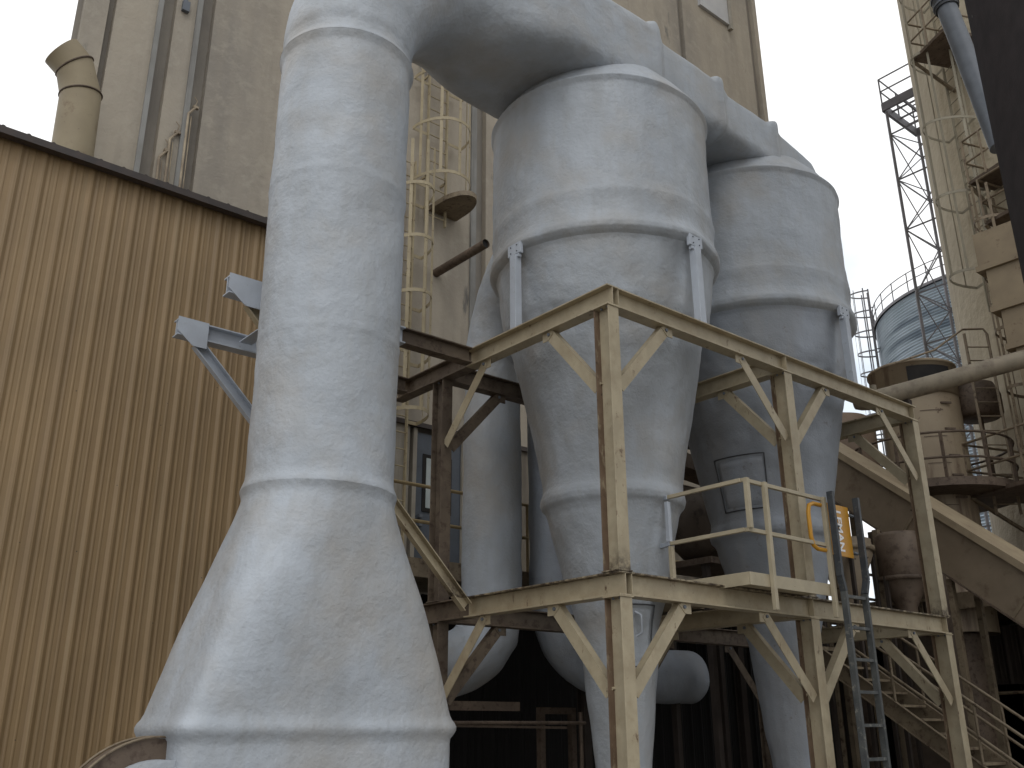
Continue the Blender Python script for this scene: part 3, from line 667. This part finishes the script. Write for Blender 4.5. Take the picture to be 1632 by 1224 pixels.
# ------------------------------------------------------------------ hopper and clutter between the frame and the conveyor
HP = empty('hopper', (8.2, 2.5, 3.6), 'rusty beige funnel hopper with holes behind the ladder', 'hopper')
m = MB(); m.lathe([(.46,4.72),(.46,4.5),(.46,4.45),(.18,3.8),(.14,3.4)], 8.2, 2.52, 28); m.build('funnel', mat('perforated_beige_paint', (.27,.215,.15), (.21,.16,.11), 3, .6, spots=(7, (.03,.015,.01), .16)), HP)
m = MB(); m.lathe([(.47,4.60),(.51,4.60),(.51,4.52),(.47,4.52)], 8.2, 2.52, 28); m.build('rim', DBEIGE, HP)
for a in (.7, 2.3, 3.9, 5.5): MB().bar((8.2+.46*cos(a),2.52+.46*sin(a),0), (8.2+.46*cos(a),2.52+.46*sin(a),4.5), .06, .06).build('support_leg', BRSHADE, HP)
DR = empty('drum_housing', (8.95, 1.92, 3.3), 'brown upright drum with a cone bottom under the conveyor behind the ladder', 'drum')
m = MB(); m.lathe([(.01,4.86),(.36,4.84),(.40,4.78),(.40,4.05),(.16,3.6),(.16,3.3)], 8.95, 1.92, 36); m.build('shell', mat('drum_paint', (.17,.125,.09), (.12,.085,.06), 2, .65, rust=[(5, (.07,.045,.03), .5, .66)]), DR)
m = MB(); m.lathe([(.40,4.10),(.44,4.10),(.44,4.03),(.40,4.03)], 8.95, 1.92, 36); m.build('flange', BRSTEEL, DR)
for q in (.8, 2.9, 5.0): MB().bar((8.95+.41*cos(q),1.92+.41*sin(q),0),(8.95+.41*cos(q),1.92+.41*sin(q),4.1), .06, .06).build('support_leg', BRSHADE, DR)
MB().bar((8.7,2.16,0),(8.7,2.16,4.92), .10, .10).build('support_leg', DBEIGE, CV, label='pale slender post under the conveyor')
EC = empty('equipment_cabinet', (11.1, 3.0, 0), 'brown upright equipment cabinet half hidden under the conveyor', 'cabinet')
MB().box(10.8, 11.4, 2.35, 3.5, 0, 5.35).build('cabinet_body', mat('cabinet_paint', (.12,.09,.065), (.085,.062,.045), 2, .7, rust=[(4, (.055,.036,.025), .5, .66)]), EC, bevel=.01)
for v0 in (2.42, 2.95): MB().box(10.78, 10.797, v0, v0+.45, 3.4, 5.2).build('door', BRSTEEL, EC)
for z0 in (3.9, 4.5): MB().box(10.70, 10.778, 2.4, 3.45, z0, z0+.05).build('shelf_angle', DBEIGE, EC)
WR = empty('walkway_railing', (9.5, 3.2, 3.9), 'brown pipe railing crossing behind the yellow gate and ladder', 'railing')
for z in (4.78, 4.42, 3.96): MB().tube([(6.6,3.2,z),(13.6,3.2,z)], .028, 8).build('rail', BRSTEEL, WR)
for x in (6.7, 8.6, 10.9, 12.6): MB().bar((x,3.2,0),(x,3.2,4.80), .055, .055).build('rail_post', DBEIGE, WR)
SR = empty('short_ladder', (8.9, 2.4, 3.6), 'short beige rung ladder under the conveyor beside the drum', 'ladder')
for x in (10.35, 10.75): MB().bar((x,2.6,3.3),(x,2.6,4.95), .04, .05, (0,1,0)).build('rail', DBEIGE, SR)
for z in (3.5,3.9,4.3,4.7): MB().bar((10.37,2.6,z),(10.73,2.6,z), .035, .035).build('rung', DBEIGE, SR)
# brown machine behind the cyclones
BM = empty('blower_housing', (6.4, 3.8, 4.2), 'dull brown rounded blower housing behind the farther cyclone', 'blower')
m = MB(); m.tube([(5.6,4.2,4.95),(5.75,3.9,4.95),(6.9,3.9,4.95)], [.35,.62,.62], 32); m.build('shell', mat('blower_paint', (.13,.10,.075), (.10,.075,.055), 2, .7, rust=[(4, (.05,.035,.025), .5, .65)]), BM)
m = MB(); m.bar((5.6,3.9,4.25),(7.0,3.9,4.25), 1.2, .1); m.build('base', BRSTEEL, BM)
for x in (5.7, 6.9):
    for y in (3.5, 4.3): MB().bar((x,y,0),(x,y,4.2), .1, .1).build('support_leg', BRSHADE, BM)
m = MB(); m.bar((5.3,3.75,5.9),(7.2,3.75,5.75), .5, .25); m.build('cover_beam', BRSTEEL, BM)

# ------------------------------------------------------------------ round storage vessel with ring platform
SV = empty('storage_vessel', (12.25, 2.75, 0), 'round beige vessel with dark top opening and ring platform behind the conveyor', 'tank')
vp = mat('vessel_paint', (.36,.29,.20), (.28,.22,.15), 1.2, .6, streak=[((2.5,2.5,.35), (.13,.085,.055), .50, .62, .85)], rust=[(6, (.12,.07,.045), .6, .7)], bump=((30,.001,3),))
m = MB(); m.lathe([(.78,3.4),(.78,8.15)], 12.25, 2.75, 48); m.build('shell', vp, SV)
m = MB(); m.lathe([(.80,8.15),(.86,8.15),(.86,8.78),(.89,8.78),(.89,8.83),(.86,8.85),(.2,9.05),(.001,9.07)], 12.2, 2.8, 48); m.build('top_drum', vp, SV)
a0, a1 = radians(201), radians(262)
m = MB(); m.lathe([(.866,8.26),(.866,8.70)], 12.2, 2.8, 16, a0, a1); m.build('opening', BLACK, SV)  # black patch on the drum paints the shaded depth of the opening
a = radians(221)
for z in (7.9, 7.35, 6.8, 6.4, 5.95):
    c = V((12.25+.8*cos(radians(236)), 2.75+.8*sin(radians(236)), z)); s = V((-sin(radians(236)), cos(radians(236)), 0))
    MB().bar(c-s*.0, c+s*.22, .03, .035).build('latch', BRSTEEL, SV)
    MB().lathe([(.79,z-.16),(.79,z-.145)], 12.25, 2.75, 20, radians(205), radians(238)).build('hoop_seam', BRSTEEL, SV)
m = MB(); m.lathe([(.80,6.0),(1.62,6.0),(1.62,6.16),(.80,6.16)], 12.25, 2.75, 48, smooth=False); m.build('ring_platform', BRSTEEL, SV)
for z in (7.05, 6.55):
    MB().tube([(12.25+1.6*cos(2*pi*k/48), 2.75+1.6*sin(2*pi*k/48), z) for k in range(48)], .025, 6, closed=True).build('ring_rail', BRSTEEL, SV)
for k in range(12): a = 2*pi*k/12+.1; MB().bar((12.25+1.6*cos(a),2.75+1.6*sin(a),6.16),(12.25+1.6*cos(a),2.75+1.6*sin(a),7.05), .05, .05).build('rail_post', BRSTEEL, SV)
MB().tube([(12.25,2.75,0),(12.25,2.75,3.4)], .5, 24).build('leg', BRSTEEL, SV)
# second brown vessel seen between braces
S2 = empty('storage_vessel', (10.6, 3.75, 0), 'plain brown round vessel seen through the top bay of the frame', 'tank')
m = MB(); m.lathe([(.01,8.1),(.6,7.9),(.72,7.6),(.72,6.7),(.3,6.1),(.01,6.08)], 11.3, 4.1, 40); m.build('shell', mat('brown_vessel_paint', (.21,.15,.10), (.16,.11,.075), 1.5, .65), S2)
for q in (.4, 2.5, 4.6): MB().bar((11.3+.72*cos(q),4.1+.72*sin(q),0),(11.3+.72*cos(q),4.1+.72*sin(q),6.8), .07, .07).build('leg', BRSHADE, S2)
# fan pan beside the vessel
FP = empty('fan_pan', (12.7, 1.9, 8.0), 'brown shallow round pan mounted to the right of the vessel top', 'fan housing')
m = MB(); m.lathe([(.01,7.72),(.38,7.72),(.46,7.8),(.46,8.2),(.36,8.45),(.01,8.5)], 12.95, 1.85, 32); m.build('shell', BRSTEEL, FP)
m = MB(); m.tube([(12.95,1.85,6.1),(12.95,1.85,7.72)], .05, 10); m.build('pedestal', BRSTEEL, FP)
# big overhead pipe
BP = empty('overhead_pipe', (8, 1, 7), 'thick brown dusty pipe crossing level in front of the vessel', 'pipe')
p0 = V((9.1,2.2,7.36)); p1 = V((12.2,-1.25,8.45)); e = (p1-p0)
pm = mat('dusty_pipe_paint', (.25,.21,.15), (.19,.16,.115), 3, .7, streak=[((4,4,4), (.09,.06,.045), .5, .7, .6)])
MB().tube([p0, p1+e*.6], .165, 28).build('pipe_shell', pm, BP)
MB().tube([p0-e*.05, p0-e*.03, p0+e*.0], [.09,.135,.17], 20).build('end_cap', pm, BP)
MB().tube([p0+e*.03+V((0,0,.15)), p0+e*.03+V((0,0,.27))], .06, 12).build('nozzle', pm, BP)
for k in (.15, 1.4): p = p0+e*k; MB().bar((p.x,p.y,0),(p.x,p.y,p.z-.18), .12, .12).build('support_post', BRSHADE, BP)

# ------------------------------------------------------------------ beige concrete silo and what hangs on it
sc = V((17.936, -1.296)); SR_ = 5.0
SI = empty('grain_silo', (sc.x, sc.y, 0), 'tall smooth beige concrete silo at the right', 'silo')
m = MB(); m.lathe([(SR_,0),(SR_,45)], sc.x, sc.y, 160); m.build('shell', SILO, SI)
def on_silo(azdeg_c, r=SR_): a = radians(azdeg_c); return (sc.x+r*cos(a), sc.y+r*sin(a)), (cos(a), sin(a))
def silo_ang(x, y): return math.degrees(atan2(y-sc.y, x-sc.x))
LG = mat('ladder_beige_brown', (.28,.22,.15), (.20,.155,.105), 3, .65, rust=[(8, (.06,.035,.022), .55, .68)])
LGG = mat('ladder_grey_beige', (.34,.31,.235), (.27,.24,.18), 3, .65)
p_, n_ = on_silo(150)
caged_ladder('long caged ladder on the silo running up to its upper landings', p_, n_, 10.2, 24, 10.9, .46, .50, .95, 1.9, LGG, group='caged ladders', t=.055)
p_, n_ = on_silo(158)
caged_ladder('caged ladder on the silo beside the box housing with doubled hoops', p_, n_, 4, 12.6, 6.8, .46, .42, .8, 1.25, LG, t=.06)
def landing(label, ang, z, w, dep, rail=True, grate=True):
    (x, y), n = on_silo(ang); n = V((n[0], n[1], 0)); s = V((-n.y, n.x, 0)); P = V((x, y, z))
    R = empty('ladder_landing', P, label, 'landing', 'landings on the silo ladders')
    m = MB(); m.bar(P-s*w/2+n*dep/2, P+s*w/2+n*dep/2, dep, .08); m.build('grating', BRSTEEL, R)
    for k in (-1, 1):
        MB().bar(P+s*k*w/2+n*dep+V((0,0,-.04)), P+s*k*w/2+V((0,0,-.7)), .06, .06).build('bracket', DBEIGE, R)
    if rail:
        for zz in (.5, 1.05):
            MB().tube([P-s*w/2+V((0,0,zz)), P-s*w/2+n*dep+V((0,0,zz)), P+s*w/2+n*dep+V((0,0,zz)), P+s*w/2+V((0,0,zz))], .026, 6).build('rail', LG, R)
        for k in (-1, 0, 1): MB().bar(P+s*k*w/2+n*dep, P+s*k*w/2+n*dep+V((0,0,1.05)), .04, .04).build('rail_post', LG, R)
    return R
landing('upper rusty grating landing on the silo ladder near the grey pipe', 154.5, 16.6, 1.1, 1.05)
landing('middle landing with crossed railings on the silo ladder', 160, 12.9, .95, .7)
landing('lower landing above the box housing on the silo', 164, 11.75, 1.2, .75)
# box housing with ledges
BX = empty('box_housing', (12.6, -.1, 8), 'beige rectangular duct with three projecting ledges on the silo', 'duct')
bm = mat('box_duct_paint', (.30,.235,.15), (.24,.185,.12), 2, .65, rust=[(4, (.14,.085,.05), .58, .7)])
d1 = V((0,-1,0)); d2 = V((1,0,0))
def bxs(p, w, dep, z0, z1, nm, mt):
    a = V((p[0],p[1],0)); c = [a, a+d1*w, a+d1*w+d2*dep, a+d2*dep]
    vs = [V((q.x,q.y,z0)) for q in c]+[V((q.x,q.y,z1)) for q in c]
    return MB().add(vs, [(3,2,1,0),(4,5,6,7),(0,1,5,4),(1,2,6,5),(2,3,7,6),(3,0,4,7)]).build(nm, mt, BX)
b0 = (11.62,.78)
for k, (za, zb_) in enumerate(((10.37,11.1),(9.45,10.25),(8.62,9.33),(7.6,8.5))): bxs((b0[0], b0[1]-.13*k+.03-.0*k), 2.6, 1.5, za, zb_, 'casing', bm)
for k, z in enumerate((10.25, 9.33, 8.5)):
    o = k*.13; bxs((b0[0]-.07,b0[1]-o+.06), 2.9, 1.6, z+.002, z+.118, 'ledge', bm)
for k in (.8, 1.35): p = V((b0[0],b0[1],0))+d1*k+d2*.1; MB().ibeam(p+V((0,0,0)), p+V((0,0,7.6)), .2, .2, (1,0,0)).build('post', BRSTEEL, BX)
landing('low landing with pipe railings right of the ring platform', silo_ang(13.1,.3), 6.0, 2.6, 1.5)
# straight ladder in front of the vessel's right side
SL = empty('access_ladder', (12.6, 1.5, 5), 'thin straight ladder rising beside the vessel with looped grab rails', 'ladder')
sa, sb = V((12.35,1.62,0)), V((12.72,1.32,0))
for p in (sa, sb): MB().bar(p+V((0,0,5.6)), p+V((0,0,9.4)), .03, .05, (0,1,0)).build('rail', LG, SL)
for k in range(12): MB().tube([sa+V((0,0,5.8+k*.3)), sb+V((0,0,5.8+k*.3))], .014, 6).build('rung', LG, SL)
MB().tube([sb+V((0,0,9.4)), sb+V((-.02,.05,9.52)), sa+V((0,.02,9.50)), sa+V((-.6,.4,9.0)), sa+V((-1.3,.9,8.7))], .022, 8).build('grab_rail', LG, SL)

# ------------------------------------------------------------------ lattice tower
LT = empty('lattice_tower', (24.3, 7.6, 0), 'slender grey steel lattice tower with a railed platform against the sky', 'lattice tower')
e1 = V((2.35,0,0)); e2 = V((0,-2.2,0)); O = V((23.54,7.6,0)); LC = [O, O+e1, O+e1+e2, O+e2]
for p in LC: MB().bar(p, p+V((0,0,23.4)), .085, .085, (1,1,0)).build('leg', LATT, LT)
zs = [1.5,3.5,5.5,7.6,9.7,11.8,14.0,15.9,18.4,20.45,22.4]
for i, z in enumerate(zs):
    for a in range(4):
        p, q = LC[a], LC[(a+1) % 4]
        MB().bar(p+V((0,0,z)), q+V((0,0,z)), .035, .05).build('girt', LATT, LT)
        if i+1 < len(zs):
            z2 = zs[i+1]
            MB().bar(p+V((0,0,z)), q+V((0,0,z2)), .03, .035).build('brace', LATT, LT)
            MB().bar(q+V((0,0,z)), p+V((0,0,z2)), .03, .03).build('brace', LATT, LT)
f0 = O-V((0,0,0)); e1l, e2l = e1.normalized(), e2.normalized()
PC = [O-e1l*.08-e2l*.08, O+e1+e1l*.08-e2l*.08, O+e1*1.03+e2*1.7, O-e1l*.08+e2*1.7]
for a in range(4): MB().bar(PC[a]+V((0,0,23.6)), PC[(a+1) % 4]+V((0,0,23.6)), .10, .34).build('platform_beam', LATT, LT)
for k in range(1, 5): MB().bar(PC[0].lerp(PC[3], k/5)+V((0,0,23.55)), PC[1].lerp(PC[2], k/5)+V((0,0,23.55)), .06, .12).build('platform_joist', LATT, LT)
for k in range(1, 4): MB().bar(PC[0].lerp(PC[1], k/4)+V((0,0,23.68)), PC[3].lerp(PC[2], k/4)+V((0,0,23.68)), .05, .06).build('platform_joist', LATT, LT)
for zz in (24.3, 24.85):
    for a in range(4): MB().bar(PC[a]+V((0,0,zz)), PC[(a+1) % 4]+V((0,0,zz)), .04, .04).build('platform_rail', LATT, LT)
for a in range(4):
    for k in (0, .5): p = PC[a].lerp(PC[(a+1) % 4], k); MB().bar(p+V((0,0,23.7)), p+V((0,0,24.86)), .045, .045).build('rail_post', LATT, LT)
MB().lathe([(.01,24.95),(.22,24.9),(.22,24.3),(.01,24.3)], *(PC[0].lerp(PC[3], .58)+e1l*.3)[:2], 16).build('motor', mat('blue_motor_paint', (.08,.14,.28), (.06,.11,.22), 3, .5), LT)

# ------------------------------------------------------------------ corrugated steel bin
a = radians(19.8); D = 52
bc = V((CAMP.x+D*cos(a), CAMP.y+D*sin(a))); BR = D*sin(radians(27.25-19.8)); BZ = 21.9
SB = empty('steel_grain_bin', (bc.x, bc.y, 0), 'blue grey corrugated steel grain bin in the distance behind the lattice tower', 'grain bin')
pf = []; z = 0; k = 0
while z < BZ: pf.append((BR+(.028 if k % 2 else -.028), z)); z += .075; k += 1
m = MB(); m.lathe(pf, bc.x, bc.y, 120, smooth=False); m.build('shell', GALV, SB)
m = MB(); m.lathe([(BR+.12,BZ-.05),(BR+.12,BZ+.1),(BR,BZ+.15),(1.0,BZ+2.2)], bc.x, bc.y, 96); m.build('roof', LATT, SB)
for zz in (BZ+.65, BZ+1.1):
    MB().tube([(bc.x+(BR+.05)*cos(2*pi*k/72), bc.y+(BR+.05)*sin(2*pi*k/72), zz) for k in range(72)], .025, 5, closed=True).build('roof_rail', LATT, SB)
rp = None
for k in range(36):
    q = 2*pi*k/36; MB().bar((bc.x+(BR+.05)*cos(q), bc.y+(BR+.05)*sin(q), BZ), (bc.x+(BR+.05)*cos(q), bc.y+(BR+.05)*sin(q), BZ+1.12), .04, .04).build('rail_post', LATT, SB)
qa = radians(19.8+90+14); p_ = (bc.x+BR*cos(qa), bc.y+BR*sin(qa))
caged_ladder('dark caged ladder on the left side of the distant steel bin', p_, (cos(qa), sin(qa)), 10, BZ+2.2, 12.4, .5, .50, .95, 1.15, LATT, t=.075, rung=.4, rr=.018)

# ------------------------------------------------------------------ charcoal tank cutting off the right edge, grey pipe beside it
a = radians(19.05); dT = 9.0; RT = 2.2; ha = math.asin(RT/dT)
tcx, tcy = CAMP.x+dT*cos(a-ha), CAMP.y+dT*sin(a-ha)
CTK = empty('charcoal_tank', (tcx, tcy, 3.6), 'dark charcoal elevated tank filling the upper right edge', 'tank')
m = MB(); m.lathe([(.01,5.02),(RT*.9,5.02),(RT,5.06),(RT,30)], tcx, tcy, 96); m.build('shell', DARKT, CTK)
for k in range(3):
    b = a-ha+radians(180-60*k-100); MB().bar((tcx+1.2*cos(b), tcy+1.2*sin(b), 0), (tcx+1.2*cos(b), tcy+1.2*sin(b), 5.02), .2, .2).build('leg', BRSTEEL, CTK)
DP = empty('down_pipe', (9.5, 1.0, 12), 'grey pipe with black coupling slanting down beside the charcoal tank', 'pipe')
q0, q1 = None, None
def PX(az, s, dist): a = radians(az); return V((CAMP.x+dist*cos(a), CAMP.y+dist*sin(a), CAMP.z+dist*s))
q0 = PX(20.15, .772, 17.5); q1 = PX(18.75, .575, 17.2)
MB().tube([q0, q0.lerp(q1,.25)+V((0,0,.05)), q1], .19, 24).build('pipe_shell', GALVP, DP)
dq = (q0-q1).normalized(); MB().tube([q0-dq*.12, q0+dq*.22], .225, 24).build('coupling', BLACKM, DP)
for k in (-.05, .15): MB().tube([q0+dq*k, q0+dq*(k+.04)], .245, 24).build('coupling_band', GALVP, DP)

# ------------------------------------------------------------------ round fan housing at the duct foot
FH = empty('fan_housing', (-3.6, 1.9, .9), 'rim of a round fan housing half hidden at the foot of the duct', 'fan housing')
fc = V((-3.74, 1.25, 1.02))
def vtube(r, y0, y1, n=48): return MB().tube([(fc.x,y0,fc.z),(fc.x,y1,fc.z)], r, n)
vtube(.50, 1.0, 1.9).build('foam_collar', FOAM, FH)
for y in (1.16, 1.34): MB().tube([(fc.x+.655*cos(2*pi*k/64), y, fc.z+.655*sin(2*pi*k/64)) for k in range(64)], .010, 6, closed=True).build('flange_edge', DBEIGE, FH)
vtube(.645, 1.18, 1.33).build('rim', BRSTEEL, FH)
MB().tube([(fc.x-.39,1.13,fc.z+.40),(fc.x-.34,1.17,fc.z+.38)], .02, 8).build('bolt', SIDING, FH)
MB().box(-4.0, -3.3, 1.2, 1.9, 0, .45).build('foot', BRSTEEL, FH)
